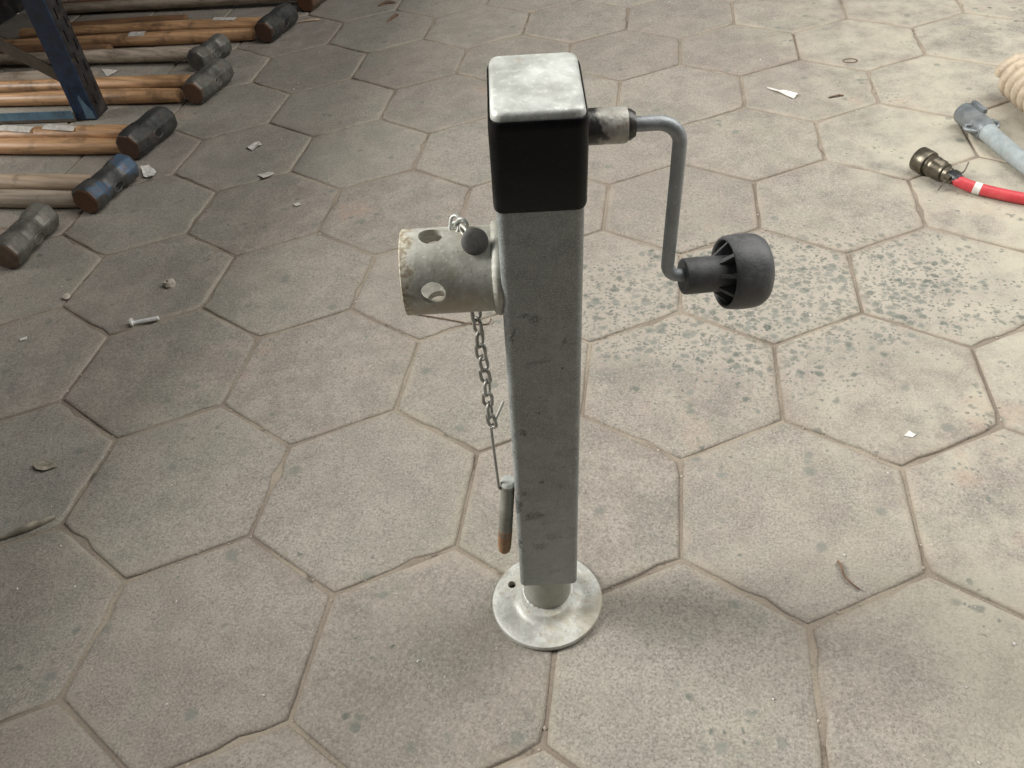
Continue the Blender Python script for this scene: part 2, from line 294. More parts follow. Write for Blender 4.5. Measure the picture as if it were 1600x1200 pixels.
def sweep(path, rad, seg=12, closed=False, flat=1.0, up=None):
    P = [Vector(p) for p in path]; n = len(P); rad = rad if isinstance(rad, (list, tuple)) else [rad]*n
    R = []; N = None
    for i in range(n):
        t = (P[(i+1) % n]-P[i-1]) if closed else (P[min(i+1, n-1)]-P[max(i-1, 0)])
        t.normalize()
        if N is None:
            u = Vector(up) if up else (Vector((0, 0, 1)) if abs(t.z) < 0.9 else Vector((1, 0, 0)))
            N = (u-t*u.dot(t)).normalized()
        else: N = (N-t*N.dot(t)).normalized()
        Bn = t.cross(N)
        R.append([P[i]+N*(rad[i]*cos(2*pi*j/seg))+Bn*(rad[i]*flat*sin(2*pi*j/seg)) for j in range(seg)])
    return rings(R, closed=closed)
def spline(pts, n=8):
    P = [Vector(p) for p in pts]; out = []
    for i in range(len(P)-1):
        a, b, c, d = P[max(i-1, 0)], P[i], P[i+1], P[min(i+2, len(P)-1)]
        for k in range(n):
            t = k/n; out.append(0.5*((2*b)+(c-a)*t+(2*a-5*b+4*c-d)*t*t+(3*b-a-3*c+d)*t**3))
    out.append(P[-1]); return out
def rrect(w, d, r, z, n=5):
    pts = []
    for cx, cy, a0 in ((w-r, d-r, 0), (-w+r, d-r, 90), (-w+r, -d+r, 180), (w-r, -d+r, 270)):
        for i in range(n+1):
            a = radians(a0+90*i/n); pts.append(Vector((cx+r*cos(a), cy+r*sin(a), z)))
    return pts
def cut(o, cutters):
    """subtract closed meshes from o (real openings)"""
    for vf in cutters:
        me = bpy.data.meshes.new('cutter'); me.from_pydata([tuple(v) for v in vf[0]], [], vf[1])
        bm = bmesh.new(); bm.from_mesh(me); bmesh.ops.recalc_face_normals(bm, faces=bm.faces); bm.to_mesh(me); bm.free()
        c = bpy.data.objects.new('cutter', me); COL.objects.link(c)
        par = o.parent; o.parent = None
        md = o.modifiers.new('b', 'BOOLEAN'); md.object = c; md.solver = 'EXACT'; md.operation = 'DIFFERENCE'
        bpy.context.view_layer.update()
        dg = bpy.context.evaluated_depsgraph_get(); nm = bpy.data.meshes.new_from_object(o.evaluated_get(dg))
        o.modifiers.clear(); o.data = nm; bpy.data.objects.remove(c); o.parent = par
    for p in o.data.polygons: p.use_smooth = True
    o.data.set_sharp_from_angle(angle=radians(35))
def empty(name, loc=(0, 0, 0), rz=0):
    o = bpy.data.objects.new(name, None); COL.objects.link(o); o.location = loc; o.rotation_euler = (0, 0, rz); o.empty_display_size = 0.05; return o
def tag(o, label, cat, group=None):
    o['label'] = label; o['category'] = cat
    if group: o['group'] = group
    return o
def box(x0, x1, y0, y1, z0, z1):
    return ([Vector((x, y, z)) for z in (z0, z1) for x, y in ((x0, y0), (x1, y0), (x1, y1), (x0, y1))],
            [(3, 2, 1, 0), (4, 5, 6, 7), (0, 1, 5, 4), (1, 2, 6, 5), (2, 3, 7, 6), (3, 0, 4, 7)])
def wob(v, amp, sc, seed=0.0):
    q = Vector(v)*sc+Vector((seed, seed*1.7, -seed)); return Vector(v)+Vector((noise.noise(q), noise.noise(q+Vector((31, 0, 0))), noise.noise(q+Vector((0, 47, 0)))))*amp

# ------------------------------------------------------------------ ground: sand bed with hexagonal pavers
def ground():
    x0, x1, y0, y1, st = -3.0, 2.2, -1.5, 3.4, 0.02
    nx, ny = int((x1-x0)/st), int((y1-y0)/st); V = []; F = []
    for j in range(ny+1):
        for i in range(nx+1):
            x, y = x0+i*st, y0+j*st
            V.append((x, y, min(-0.0018, -0.0030+0.0022*noise.noise(Vector((x*9, y*9, 0)))+0.0012*noise.noise(Vector((x*31, y*31, 4))))))
    for j in range(ny):
        for i in range(nx): a = j*(nx+1)+i; F.append((a, a+1, a+nx+2, a+nx+1))
    n = len(V); m = 6.0                                             # skirt that carries the bed on
    g = build('ground', (V, F), 'sand'); g['kind'] = 'structure'; g['label'] = 'sandy floor bed paved with large hexagonal concrete pavers'
    # paver meshes: worn outline, rounded edge
    variants = []
    for k in range(6):
        out = []
        A = S*sqrt(3)/2-0.0014
        rs = random.Random(k*13+5)
        for e in range(6):
            a0, a1 = radians(30+60*e), radians(90+60*e); R0 = A*2/sqrt(3)
            p, q = Vector((R0*cos(a0), R0*sin(a0), 0)), Vector((R0*cos(a1), R0*sin(a1), 0))
            for i in range(6):
                t = i/6; v = p.lerp(q, t)
                if i == 0: v *= 0.990+0.006*rs.random()
                nrm = v.normalized(); v = v-nrm*(0.0008*(1+noise.noise(v*38+Vector((k*9, 0, 0)))))
                if rs.random() < 0.06: v -= nrm*rs.uniform(0.002, 0.006)
                out.append(v)
        def ring(ins, z): return [v-v.normalized()*ins+Vector((0, 0, z+(0.0006*noise.noise(v*60+Vector((k, z*99, 0))) if z > -0.01 and ins < 0.02 else 0))) for v in out]
        vf = rings([ring(0.0, -0.04), ring(0.0, -0.0055), ring(0.0009, -0.0022), ring(0.0028, -0.0006), ring(0.0075, 0.0), ring(0.03, 0.0)], cap0=False)
        me = bpy.data.meshes.new('paver'); me.from_pydata([tuple(v) for v in vf[0]], [], vf[1])
        for p in me.polygons: p.use_smooth = True
        me.materials.append(M['paver']); variants.append(me)
    rs = random.Random(3); cnt = 0
    for mrow in range(-6, 13):
        for ncol in range(-12, 9):
            cx = (ncol*sqrt(3)+(mrow % 2)*sqrt(3)/2)*S; cy = mrow*1.5*S
            if not (-1.25 < cy < 3.1): continue
            # wedge seen by the camera, plus a generous margin
            dx, dy = cx+0.03, cy+1.03; f = -dx*sin(0.2337)+dy*cos(0.2337); s = dx*cos(0.2337)+dy*sin(0.2337)
            if f < -0.1 or abs(s) > 0.62*(f+0.55)+0.55: continue
            o = bpy.data.objects.new('paver', variants[rs.randrange(6)]); COL.objects.link(o); o.parent = g
            o.location = (cx, cy, rs.uniform(0.0, 0.0012)); o.rotation_euler = (max(-.006, min(.006, rs.gauss(0, 0.0022))), max(-.006, min(.006, rs.gauss(0, 0.0022))), radians(60*rs.randrange(6))+rs.gauss(0, 0.004)); cnt += 1
    return cnt
NP = ground()

# ------------------------------------------------------------------ trailer jack
JB = Vector((-0.16741, -0.42, 0.00875))
JM = Matrix(((0.98399, -0.16364, 0.07065), (0.1695, 0.98169, -0.08694), (-0.05513, 0.09752, 0.99371)))
jack = empty('trailer_jack'); jack.matrix_world = Matrix.Translation(JB) @ JM.to_4x4()
tag(jack, 'grey steel trailer jack with crank handle standing upright on its round foot plate', 'trailer jack')
W_, D_ = 0.0316, 0.0400
def tubewall():
    z0, z1 = 0.0928, 0.66
    o = [rrect(0.0312, D_, 0.0062, z1), rrect(0.0322, D_, 0.0062, 0.3), rrect(0.0330, D_, 0.0062, z0+0.0012), rrect(0.0322, D_-0.0008, 0.0058, z0)]
    i = [rrect(W_-0.0024, D_-0.0024, 0.0040, z) for z in (z0, z0+0.03)]
    return rings(o+i, cap0=True, cap1=True)
build('outer_tube', tubewall(), 'tube', jack)
build('inner_tube', lathe([(0.0290, -0.004), (0.0290, 0.125)], 'z', 40, (0, 0.0, 0)), 'inner', jack)
# foot plate stays flat on the pavers while the post leans
fp = build('foot_plate', lathe([(0.0675, 0.0016), (0.0698, 0.0030), (0.0702, 0.0060), (0.0690, 0.0084), (0.0655, 0.0096), (0.0545, 0.0104), (0.0490, 0.0096), (0.0430, 0.0098), (0.0380, 0.0112), (0.0345, 0.0150), (0.0318, 0.0175), (0.028, 0.018)], 'z', 72), 'plate', None)
cut(fp, [lathe([(0.0052, -0.01), (0.0052, 0.03)], 'z', 20, (-0.0475, 0.0165, 0))])
fp.parent = jack
fp.matrix_parent_inverse = Matrix.Identity(4); fp.matrix_basis = jack.matrix_world.inverted() @ Matrix.Translation((-0.1675, -0.4285, 0.0))
# weld ring at the foot of the inner tube
def bead(center, r, br, n, axis, seed, sq=None, amp=0.25, seg=8):
    pts, rad = [], []
    for i in range(n):
        t = 2*pi*i/n
        p = Vector((0, r*cos(t), r*sin(t))) if axis == 'x' else Vector((r*cos(t), r*sin(t), 0))
        pts.append(Vector(center)+p); rad.append(br*(1+amp*noise.noise(Vector((i*0.55, seed, 0)))+amp*0.5*sin(i*1.9)))
    return sweep(pts, rad, seg, closed=True)
build('weld_bead', bead((0, 0, 0.0085), 0.0298, 0.0030, 90, 'z', 3), 'plate', jack, 60)
# mounting socket
ZC, RS = 0.5430, 0.0346
def sockvf():
    prof = [(RS, -0.026), (RS, -0.1085), (RS-0.0006, -0.1092), (RS-0.0046, -0.1092), (RS-0.0052, -0.1085), (RS-0.0052, -0.026)]
    V, F = lathe(prof, 'x', 72, (0, 0, ZC), cap0=False, cap1=False)
    n = 72; F = F+[((5*n)+j, (5*n)+(j+1) % n, (j+1) % n, j) for j in range(n)]
    return V, F
sock = build('mounting_socket', sockvf(), 'socket', None)
def radial_cyl(x, alpha, r, h0, h1, seg=24):
    d = Vector((0, -sin(alpha), cos(alpha))); u = Vector((1, 0, 0)); v = d.cross(u); R = []
    for h in (h0, h1): R.append([Vector((x, 0, ZC))+d*h+u*(r*cos(2*pi*j/seg))+v*(r*sin(2*pi*j/seg)) for j in range(seg)])
    return rings(R)
cut(sock, [radial_cyl(-0.0846, radians(a), 0.0098, 0.015, 0.06) for a in (-4, 80, 176, 266)])
sock.parent = jack
build('weld_bead', bead((-0.0335, 0, ZC), RS-0.001, 0.0050, 120, 'x', 8, amp=0.05), 'socket', jack, 60)
# black sleeve and cap
def sleeve():
    o = [rrect(0.0308, 0.0392, 0.007, 0.6262), rrect(0.0327, 0.0411, 0.0078, 0.6262), rrect(0.0332, 0.0416, 0.0082, 0.6285), rrect(0.0330, 0.0414, 0.0082, 0.66), rrect(0.0332, 0.0416, 0.0082, 0.690),
         rrect(0.0330, 0.0414, 0.0080, 0.6945), rrect(0.0322, 0.0406, 0.0075, 0.6968), rrect(0.0304, 0.0388, 0.007, 0.6972)]
    V, F = rings(o, True, True)
    return [wob(v, 0.0006, 70, 2) for v in V], F
build('rubber_sleeve', sleeve(), 'rubber', jack)
def capvf():
    o = [rrect(0.0312, 0.0396, 0.0075, 0.68), rrect(0.0312, 0.0396, 0.0075, 0.6980), rrect(0.0307, 0.0391, 0.0075, 0.7005), rrect(0.0296, 0.0380, 0.0068, 0.7022), rrect(0.0278, 0.0362, 0.006, 0.7030), rrect(0.02, 0.028, 0.005, 0.7032)]
    return rings(o, False, True)
build('end_cap', capvf(), 'galv', jack)
# crank
ZB = 0.666
build('crank_boss', lathe([(0.0126, 0.028), (0.0126, 0.0615), (0.0119, 0.0632), (0.0112, 0.0632), (0.0108, 0.0655), (0.0085, 0.0690), (0.006, 0.0692)], 'x', 36, (0, 0, ZB)), 'boss', jack)
rp = [(0.060, 0, ZB), (0.072, 0, ZB), (0.0825, 0, ZB+0.0002)]
rp += [(0.0842+0.0180*sin(t), 0, ZB-0.0180+0.0182*cos(t)) for t in [radians(a) for a in range(8, 91, 12)]]
rp += [(0.1026, 0, 0.62), (0.1030, 0, 0.58), (0.1036, 0, 0.5445)]
rp += [(0.1140-0.0104*cos(t), 0, 0.5370-0.0125*sin(t)) for t in [radians(a) for a in range(10, 91, 16)]]
rp += [(0.124, 0.001, 0.5228)]
build('crank_rod', sweep(rp, 0.0054, 16, up=(0, 1, 0)), 'rod', jack, 60)
ZK = 0.5225
grip = build('crank_knob', lathe([(0.0085, 0.1180), (0.0120, 0.1168), (0.0145, 0.1176), (0.0151, 0.1190), (0.0151, 0.150), (0.0145, 0.176), (0.0140, 0.183)], 'x', 40, (0, 0, ZK)), 'knob', jack)
cup = [(0.0268, 0.1485), (0.0278, 0.1470), (0.0292, 0.1473), (0.0303, 0.1495), (0.0310, 0.156), (0.0314, 0.163), (0.0312, 0.1710), (0.0301, 0.1775), (0.0272, 0.1825), (0.0222, 0.1855), (0.0140, 0.1870), (0.004, 0.1874)]
cupi = [(0.004, 0.1830), (0.0180, 0.1812), (0.0245, 0.1765), (0.0270, 0.1680), (0.0272, 0.156)]
build('knob_cup', rings([[Vector((h, r*cos(2*pi*j/56), ZK+r*sin(2*pi*j/56))) for j in range(56)] for r, h in [(r, 0.1525+(h-0.147)*0.91) for r, h in cup+cupi]], closed=True), 'knob', grip)
for k in range(8):
    a = 2*pi*(k+0.3)/8; u = Vector((0, cos(a), sin(a))); v = Vector((0, -sin(a), cos(a))); c0 = Vector((0, 0, ZK)); t = 0.0015
    prof = [(0.012, 0.1430), (0.0156, 0.1445), (0.0272, 0.1585), (0.0280, 0.177), (0.012, 0.183)]
    build('knob_rib', rings([[c0+u*r+Vector((h, 0, 0))+v*s*t for r, h in prof] for s in (-1, 1)]), 'knob', grip)
pv = Vector((0.115, 0, ZK)); grip.matrix_basis = Matrix.Translation(pv) @ Matrix.Rotation(radians(8), 4, 'Z') @ Matrix.Rotation(radians(4.5), 4, 'Y') @ Matrix.Translation(-pv)
# pin head button on the socket with its little ring
AB = radians(16)
db = Vector((0, -sin(AB), cos(AB))); bc = Vector((-0.0500, 0, ZC))+db*(RS-0.001)
bc = bc+db*0.003; AB2 = radians(47); db = Vector((0.05, -sin(AB2), cos(AB2))).normalized(); ub = Vector((1, 0, 0)); ub = (ub-db*ub.dot(db)).normalized(); vb = db.cross(ub)
def disc(center, prof, seg=28): return rings([[center+db*h+ub*(r*cos(2*pi*j/seg))+vb*(r*sin(2*pi*j/seg)) for j in range(seg)] for r, h in prof])
build('pin_head', disc(bc, [(0.0062, -0.008), (0.0062, 0.003), (0.0098, 0.0034), (0.0106, 0.0046), (0.0104, 0.0058), (0.0094, 0.0067), (0.0060, 0.0072), (0.002, 0.0073)]), 'button', jack)

def linkvf(p, d, side, L=0.0215, wd=0.0125, wr=0.00175):
    """one oval chain link centred at p, long axis d, flat side direction side"""
    d = d.normalized(); s = (side-d*side.dot(d)).normalized(); r = wd/2-wr; h = L/2-wr-r; pts = []
    for i in range(9): t = pi*i/8; pts.append(p+d*(h+r*sin(t))+s*(r*cos(t)))
    for i in range(9): t = pi+pi*i/8; pts.append(p+d*(-h+r*sin(t))+s*(r*cos(t)))
    return sweep(pts, wr, 8, closed=True, up=tuple(d.cross(s)))
JI = jack.matrix_world.inverted(); DN = (JI.to_3x3() @ Vector((0, 0, -1))).normalized()      # true plumb in the jack's frame
# chain hangs from the back of the socket
a0 = Vector((-0.0575, 0.012, ZC-RS+0.014)); pitch = 0.0158
rs = random.Random(5)
end = Vector((-0.0502, 0.004, 0.3185)); dirn = (end-a0); n = int(dirn.length/pitch); dirn.normalize()
lp = []
for i in range(n):
    p = a0+dirn*(pitch*(i+0.3))+Vector((rs.uniform(-.0007, .0007), rs.uniform(-.0007, .0007), 0))
    th = radians(38+(90 if i % 2 else 0)+min(i, 8)*3.5+rs.uniform(-9, 9)); dd = dirn+Vector((rs.uniform(-.09, .09), rs.uniform(-.06, .06), 0))
    build('chain_link', linkvf(p, dd, Vector((cos(th), sin(th), 0))), 'chain', jack, 60); lp.append(p)
last = lp[-1]+dirn*0.010
# links over the top of the socket to the pin head
for (x, y, z, dx, dy, dz, th) in [(-0.0625, 0.012, ZC+RS-0.0005, 0.9, -0.3, 0.25, 0.5), (-0.0580, 0.000, ZC+RS+0.0035, 0.45, -1.0, 0.25, 1.6), (-0.0520, -0.0095, ZC+RS+0.0010, 0.55, -0.9, -0.45, 0.3), (-0.0600, 0.006, ZC+RS+0.0060, 0.5, -0.4, 0.8, 2.2), (-0.0655, 0.010, ZC+RS+0.0030, 0.2, 0.5, 0.85, 0.9)]:
    d = Vector((dx, dy, dz)).normalized(); s = Vector((cos(th), 0.2, sin(th)))
    build('chain_link', linkvf(Vector((x, y, z)), d, s, 0.0165, 0.0105, 0.0014), 'galv', jack, 60)
# wire clip and hanging locking pin
P0 = Vector((-0.0395, 0.002, 0.2465)); P1 = Vector((-0.0500, -0.004, 0.1150))
ax = (P1-P0).normalized()
cl = [last+Vector((0.012, 0.024, 0.010)), last+Vector((0.004, 0.008, 0.004)), last, last+Vector((-0.0012, -0.001, -0.006)), P0+Vector((-0.0105, -0.002, 0.006)), P0+Vector((-0.0098, -0.002, -0.010)), P0+Vector((-0.004, 0, -0.0125)), P0+ax*0.0125+Vector((0.006, 0, 0))]
build('wire_clip', sweep(spline(cl, 6), 0.0016, 8), 'chain', jack, 60)
def along(prof, seg=24):
    s = Vector((1, 0, 0)); s = (s-ax*s.dot(ax)).normalized(); t = ax.cross(s)
    return rings([[P0+ax*h+s*(r*cos(2*pi*j/seg))+t*(r*sin(2*pi*j/seg)) for j in range(seg)] for r, h in prof])
L = (P1-P0).length
lk = build('locking_pin', along([(0.0045, -0.0005), (0.0068, 0.0003), (0.0078, 0.0022), (0.0078, 0.010), (0.0072, 0.011), (0.0078, 0.012), (0.0079, L*0.66)]), 'pin', jack)
build('pin_cap', along([(0.003, -0.0014), (0.0066, -0.0008), (0.0080, 0.0014), (0.0081, 0.0050), (0.0079, 0.0052)]), 'galv', lk)
build('orange_band', along([(0.0079, L*0.66), (0.0081, L*0.67), (0.0080, L*0.745), (0.0079, L*0.75)]), 'orange', lk)
build('pin_tip', along([(0.0079, L*0.75), (0.0078, L*0.93), (0.0070, L*0.975), (0.0052, L)]), 'khaki', lk)

# ------------------------------------------------------------------ sledgehammers on the floor
BARREL = [(-.5, .76), (-.485, .86), (-.44, .95), (-.28, 1.0), (-.13, .98), (-.06, .94), (.06, .94), (.13, .98), (.28, 1.0), (.44, .95), (.485, .86), (.5, .76)]
NECKED = [(-.5, .80), (-.485, .92), (-.45, 1.0), (-.30, 1.0), (-.22, .95), (-.165, .86), (-.09, .90), (.09, .90), (.165, .86), (.22, .95), (.30, 1.0), (.45, 1.0), (.485, .92), (.5, .80)]
def headvf(prof, Lh, R, seed):
    rr = []
    for t, s in prof:
        ring = []
        for j in range(8):
            a = radians(22.5+45*j)
            for q in (-4, 4):
                aa = a+radians(q); rad = R*s*(1.0 if True else 0)
                ring.append(Vector((rad*cos(aa), t*Lh, rad*sin(aa))))
        rr.append(ring)
    V, F = rings(rr)
    return [wob(v, 0.0010, 60, seed) for v in V], F
def handlevf(x1, x0, z1, z0, ry, rz, seed, dy=0.0):
    n = 26; R = []
    for i in range(n+1):
        t = i/n; x = x1+(x0-x1)*t
        sw = 1.0+0.10*sin(t*pi*1.6+0.4)-0.08*(1-min(1, t*6))
        c = Vector((x, dy*t+0.004*noise.noise(Vector((t*2.3, seed, 0))), z1+(z0-z1)*t))
        R.append([c+Vector((0, ry*sw*cos(2*pi*j/18), rz*sw*sin(2*pi*j/18))) for j in range(18)])
    return rings(R)
def patch(x0, x1, c, ry, rz, a0, a1, seed):
    """thin paper wrapped round a handle"""
    V, F = [], []; nx, na = 8, 8; rs = random.Random(seed)
    for k in (0.0006, 0.0014):
        for i in range(nx+1):
            for j in range(na+1):
                a = radians(a0+(a1-a0)*j/na); x = x0+(x1-x0)*i/nx+(rs.uniform(-.004, .004) if i in (0, nx) and k < 0.001 else 0)
                V.append(Vector((x, c[0]+(ry+k)*cos(a), c[1]+(rz+k)*sin(a))))
    m = (nx+1)*(na+1)
    for i in range(nx):
        for j in range(na):
            a = i*(na+1)+j; F += [(a, a+1, a+na+2, a+na+1), (m+a, m+a+na+1, m+a+na+2, m+a+1)]
    edge = [j for j in range(na+1)]+[i*(na+1)+na for i in range(1, nx+1)]+[nx*(na+1)+j for j in range(na-1, -1, -1)]+[i*(na+1) for i in range(nx-1, 0, -1)]
    F += [(edge[i], edge[(i+1) % len(edge)], m+edge[(i+1) % len(edge)], m+edge[i]) for i in range(len(edge))]
    return V, F
def hammer(x, y, rz, prof, hm, wood, hlen, label, hy=0.0, Lh=0.168, R=0.036, roll=0.0, seed=1, papers=()):
    t = empty('sledgehammer', (x, y, 0), rz); tag(t, label, 'sledgehammer', 'sledgehammers lying in a row under the rack')
    h = build('head', headvf(prof, Lh, R, seed), hm, t, 6); h.location = (0, 0, R*0.97); h.rotation_euler = (0, roll, 0)
    fl = (0.895 if prof is NECKED else 0.94)*0.924*R
    oval = lambda x, f: [Vector((x, 0.0170*f*cos(a), 0.0120*f*sin(a))) for a in [2*pi*i/28 for i in range(28)]]
    build('eye_rim', sweep(oval(fl+0.0002, 1.0), 0.0024, 8, closed=True), hm, h, 60)
    build('painted_eye_hole', rings([oval(fl-0.006, 0.9), oval(fl+0.0006, 0.9), oval(fl+0.0008, 0.5)]), 'dark', h, 40)  # dark disc on the solid cheek, painted as the shade of an open eye
    hd = build('handle', handlevf(R*0.30, -hlen, R*0.97, 0.021, 0.0215, 0.0185, seed*3.1, hy), wood, t, 50)
    for (x0, x1, a0, a1) in papers:
        tt = (R*0.30-(x0+x1)/2)/(R*0.30+hlen); build('paper_label', patch(x0, x1, (hy*tt, R*0.97+(0.021-R*0.97)*tt), 0.0236, 0.0206, a0, a1, int(-x0*1000)), 'paper', hd)
    return t
def loose(x, y, rz, wood, hlen, label, seed=1, papers=(), rad=1.0):
    t = empty('wooden_handle', (x, y, 0), rz); tag(t, label, 'tool handle', 'tool handles lying between the hammers')
    hd = build('shaft', handlevf(0.0, -hlen, 0.0205*rad, 0.0205*rad, 0.0215*rad, 0.0188*rad, seed*2.3), wood, t, 50)
    for (x0, x1, a0, a1) in papers: build('paper_label', patch(x0, x1, (0, 0.0205*rad), 0.0236*rad, 0.0208*rad, a0, a1, int(-x0*1000)), 'paper', hd)
    return t
hammer(-1.402, 0.382, radians(0), NECKED, 'head_worn', 'wood_grey', 0.80, 'worn grey sledgehammer head nearest the camera at the left picture edge', seed=2, roll=0.3)
hammer(-1.322, 0.600, radians(-8), NECKED, 'head_blue', 'wood_tan', 0.82, 'sledgehammer with chipped blue paint and rusty striking face', hy=-0.05, seed=3, roll=0.25)
loose(-1.372, 0.553, radians(-3), 'wood_grey', 0.75, 'pale grey handle lying in front of the tan handle behind the blue chipped head', 4)
hammer(-1.338, 0.850, radians(-10), BARREL, 'head_black', 'wood_orange', 0.85, 'black barrel shaped sledgehammer beside the rack foot with papers stuck on its orange handle', hy=-0.09, seed=5, R=0.039, papers=((-0.30, -0.20, 35, 125), (-0.44, -0.33, 40, 130)))
loose(-1.392, 0.812, radians(-3), 'wood_orange', 0.80, 'varnished orange handle just in front of the papered handle of the black sledgehammer', 6)
hammer(-1.302, 1.160, radians(-9), BARREL, 'head_grey', 'wood_orange', 0.90, 'grey green sledgehammer with rusty end whose handle passes behind the rack post', hy=-0.08, seed=7, R=0.037)
loose(-1.372, 1.108, radians(-2), 'wood_orange', 0.85, 'orange handle passing right behind the foot of the rack post', 8)
hammer(-1.392, 1.377, radians(-14), NECKED, 'head_grey', 'wood_grey', 0.90, 'small grey sledgehammer with open eye and thick weathered grey handle', hy=-0.16, Lh=0.14, R=0.034, seed=9)
hammer(-1.252, 1.590, radians(-10), BARREL, 'head_black', 'wood_orange', 0.95, 'dark grey sledgehammer with round face, its orange handle with a paper scrap', hy=-0.10, seed=11, R=0.037, papers=((-0.215, -0.135, 40, 120),))
loose(-1.322, 1.545, radians(-1), 'wood_orange', 0.95, 'orange handle in front of the second farthest sledgehammer with one white scrap', 12, papers=((-0.42, -0.365, 70, 135),))
hammer(-1.205, 1.850, radians(-9), BARREL, 'head_brown', 'wood_grey', 1.05, 'brown rusty sledgehammer head cut by the top picture edge with long grey handle', hy=-0.13, seed=13)
for i, (x, y, rz, wd, lab) in enumerate([(-1.62, 1.70, 1, 'wood_brown', 'dark brown handle lying in the shade between the two farthest hammers'),
        (-1.66, 1.93, 2, 'wood_brown', 'dirty brown handle in the shade behind the long grey handle'),
        (-1.72, 1.27, -1, 'wood_grey', 'grey handle in the shade left of the rack post under the diagonal strip'),
        (-1.78, 1.47, -2, 'wood_brown', 'brown handle deep under the rack at the diagonal strip')]):
    loose(x, y, radians(rz), wd, 0.55, lab, 20+i)

# ------------------------------------------------------------------ storage rack
rack = empty('storage_rack', (-1.585, 1.012, 0)); tag(rack, 'blue and black slotted steel rack post with diagonal strip standing among the hammers', 'storage rack')
hgt = 1.3
ff = build('post_flange', box(-0.002, 0.002, 0.002, 0.062, 0.004, hgt), 'post_black', None)
cs = []
for i in range(10):
    for c, off in ((0.022, 0.0), (0.046, 0.028)):
        z = 0.035+off+i*0.0575
        if z < 0.55: cs.append(box(-0.01, 0.01, c-0.0028, c+0.0028, z, z+0.030))
cut(ff, cs); ff.parent = rack
build('post_flange', join(box(-0.060, 0.002, -0.002, 0.0019, 0.004, hgt)), 'post_blue', rack)
build('post_lip', box(-0.060, -0.056, 0.0021, 0.022, 0.004, hgt), 'post_blue', rack)
build('bare_paint_patch', ([Vector(p) for p in [(-0.030, -0.0024, 0.006), (-0.001, -0.0024, 0.006), (-0.002, -0.0024, 0.028), (-0.008, -0.0024, 0.040), (-0.014, -0.0024, 0.050), (-0.022, -0.0024, 0.074), (-0.028, -0.0024, 0.066), (-0.027, -0.0024, 0.03)]]
      + [Vector(p) for p in [(-0.030, -0.0019, 0.006), (-0.001, -0.0019, 0.006), (-0.002, -0.0019, 0.028), (-0.008, -0.0019, 0.040), (-0.014, -0.0019, 0.050), (-0.022, -0.0019, 0.074), (-0.028, -0.0019, 0.066), (-0.027, -0.0019, 0.03)]],
      [tuple(range(8)), tuple(range(15, 7, -1))]+[(i, (i+1) % 8, 8+(i+1) % 8, 8+i) for i in range(8)]), 'blue_light', rack)
build('bottom_rail', join(box(-0.90, -0.061, -0.012, -0.009, 0.012, 0.034)), 'blue_light', rack)
build('bottom_rail', join(box(-0.90, -0.061, -0.0122, 0.030, 0.004, 0.0118)), 'brace', rack)
def strip(p, q, wd, th):
    p, q = Vector(p), Vector(q); d = (q-p).normalized(); n = Vector((0, 1, 0)); s = d.cross(n).normalized()*wd/2; n = n*th/2
    return rings([[c+s+n, c-s+n, c-s-n, c+s-n] for c in (p, q)])
build('diagonal_strip', strip((-0.040, 0.0045, 0.115), (-0.62, 0.0045, 0.52), 0.034, 0.004), 'brace', rack)
build('unseen_shade_board', box(-1.0, 0.20, -1.9, 1.9, 0.72, 0.74), 'brace', rack)  # unseen board, added and sized to shade the floor on the left
build('added_shade_panel', box(-0.83, -0.82, 0.05, 1.9, 0.0025, 0.70), 'post_black', rack)  # added to block light from the left and keep the handles dark
for y in (-1.88, 1.8): build('post_flange', box(-0.002, 0.002, y, y+0.06, 0.004, hgt), 'post_black', rack)

# ------------------------------------------------------------------ cables on the right
def dirframe(a, b):
    a, b = Vector(a), Vector(b); d = (b-a).normalized(); s = d.cross(Vector((0, 0, 1))).normalized(); return a, d, s, s.cross(d)
def turned(a, b, prof, seg=36, closed=False):
    a, d, s, u = dirframe(a, b)
    return rings([[a+d*h+s*(r*cos(2*pi*j/seg))+u*(r*sin(2*pi*j/seg)) for j in range(seg)] for r, h in prof], closed=closed)
pa, pb = (0.604, 0.846, 0.026), (0.646, 0.712, 0.024)
pl = empty('trailer_plug', (0.604, 0.846, 0)); tag(pl, 'grey blue cast metal trailer plug on a grey cable at the right edge', 'plug')
def wp(o): o.location = -Vector((0.604, 0.846, 0)); return o
wp(build('plug_body', turned(pa, pb, [(0.0195, 0.012), (0.0205, 0.0), (0.0222, 0.0), (0.0229, 0.002), (0.0229, 0.062), (0.0226, 0.070), (0.0225, 0.078), (0.021, 0.088), (0.020, 0.094)]), 'plug', pl))
wp(build('plug_face', turned(pa, pb, [(0.0206, 0.006), (0.010, 0.0062), (0.002, 0.0062)]), 'black_rubber', pl))
a, d, s, u = dirframe(pa, pb)
def obox(a, d, s, u, d0, d1, s0, s1, u0, u1):
    return ([a+d*x+s*y+u*z for z in (u0, u1) for x, y in ((d0, s0), (d1, s0), (d1, s1), (d0, s1))], box(0, 1, 0, 1, 0, 1)[1])
wp(build('plug_key', obox(a, d, s, u, 0.004, 0.050, -0.018, -0.009, 0.018, 0.0275), 'plug', pl))
for sg in (-1, 1):
    pts = [a+d*0.066+s*(sg*0.020)+u*0.006, a+d*0.060+s*(sg*0.030)+u*0.004, a+d*0.068+s*(sg*0.036)+u*0.002, a+d*0.080+s*(sg*0.030)+u*0.002, a+d*0.086+s*(sg*0.020)]
    wp(build('plug_lug', sweep(spline(pts, 5), 0.0042, 8), 'plug', pl, 60))
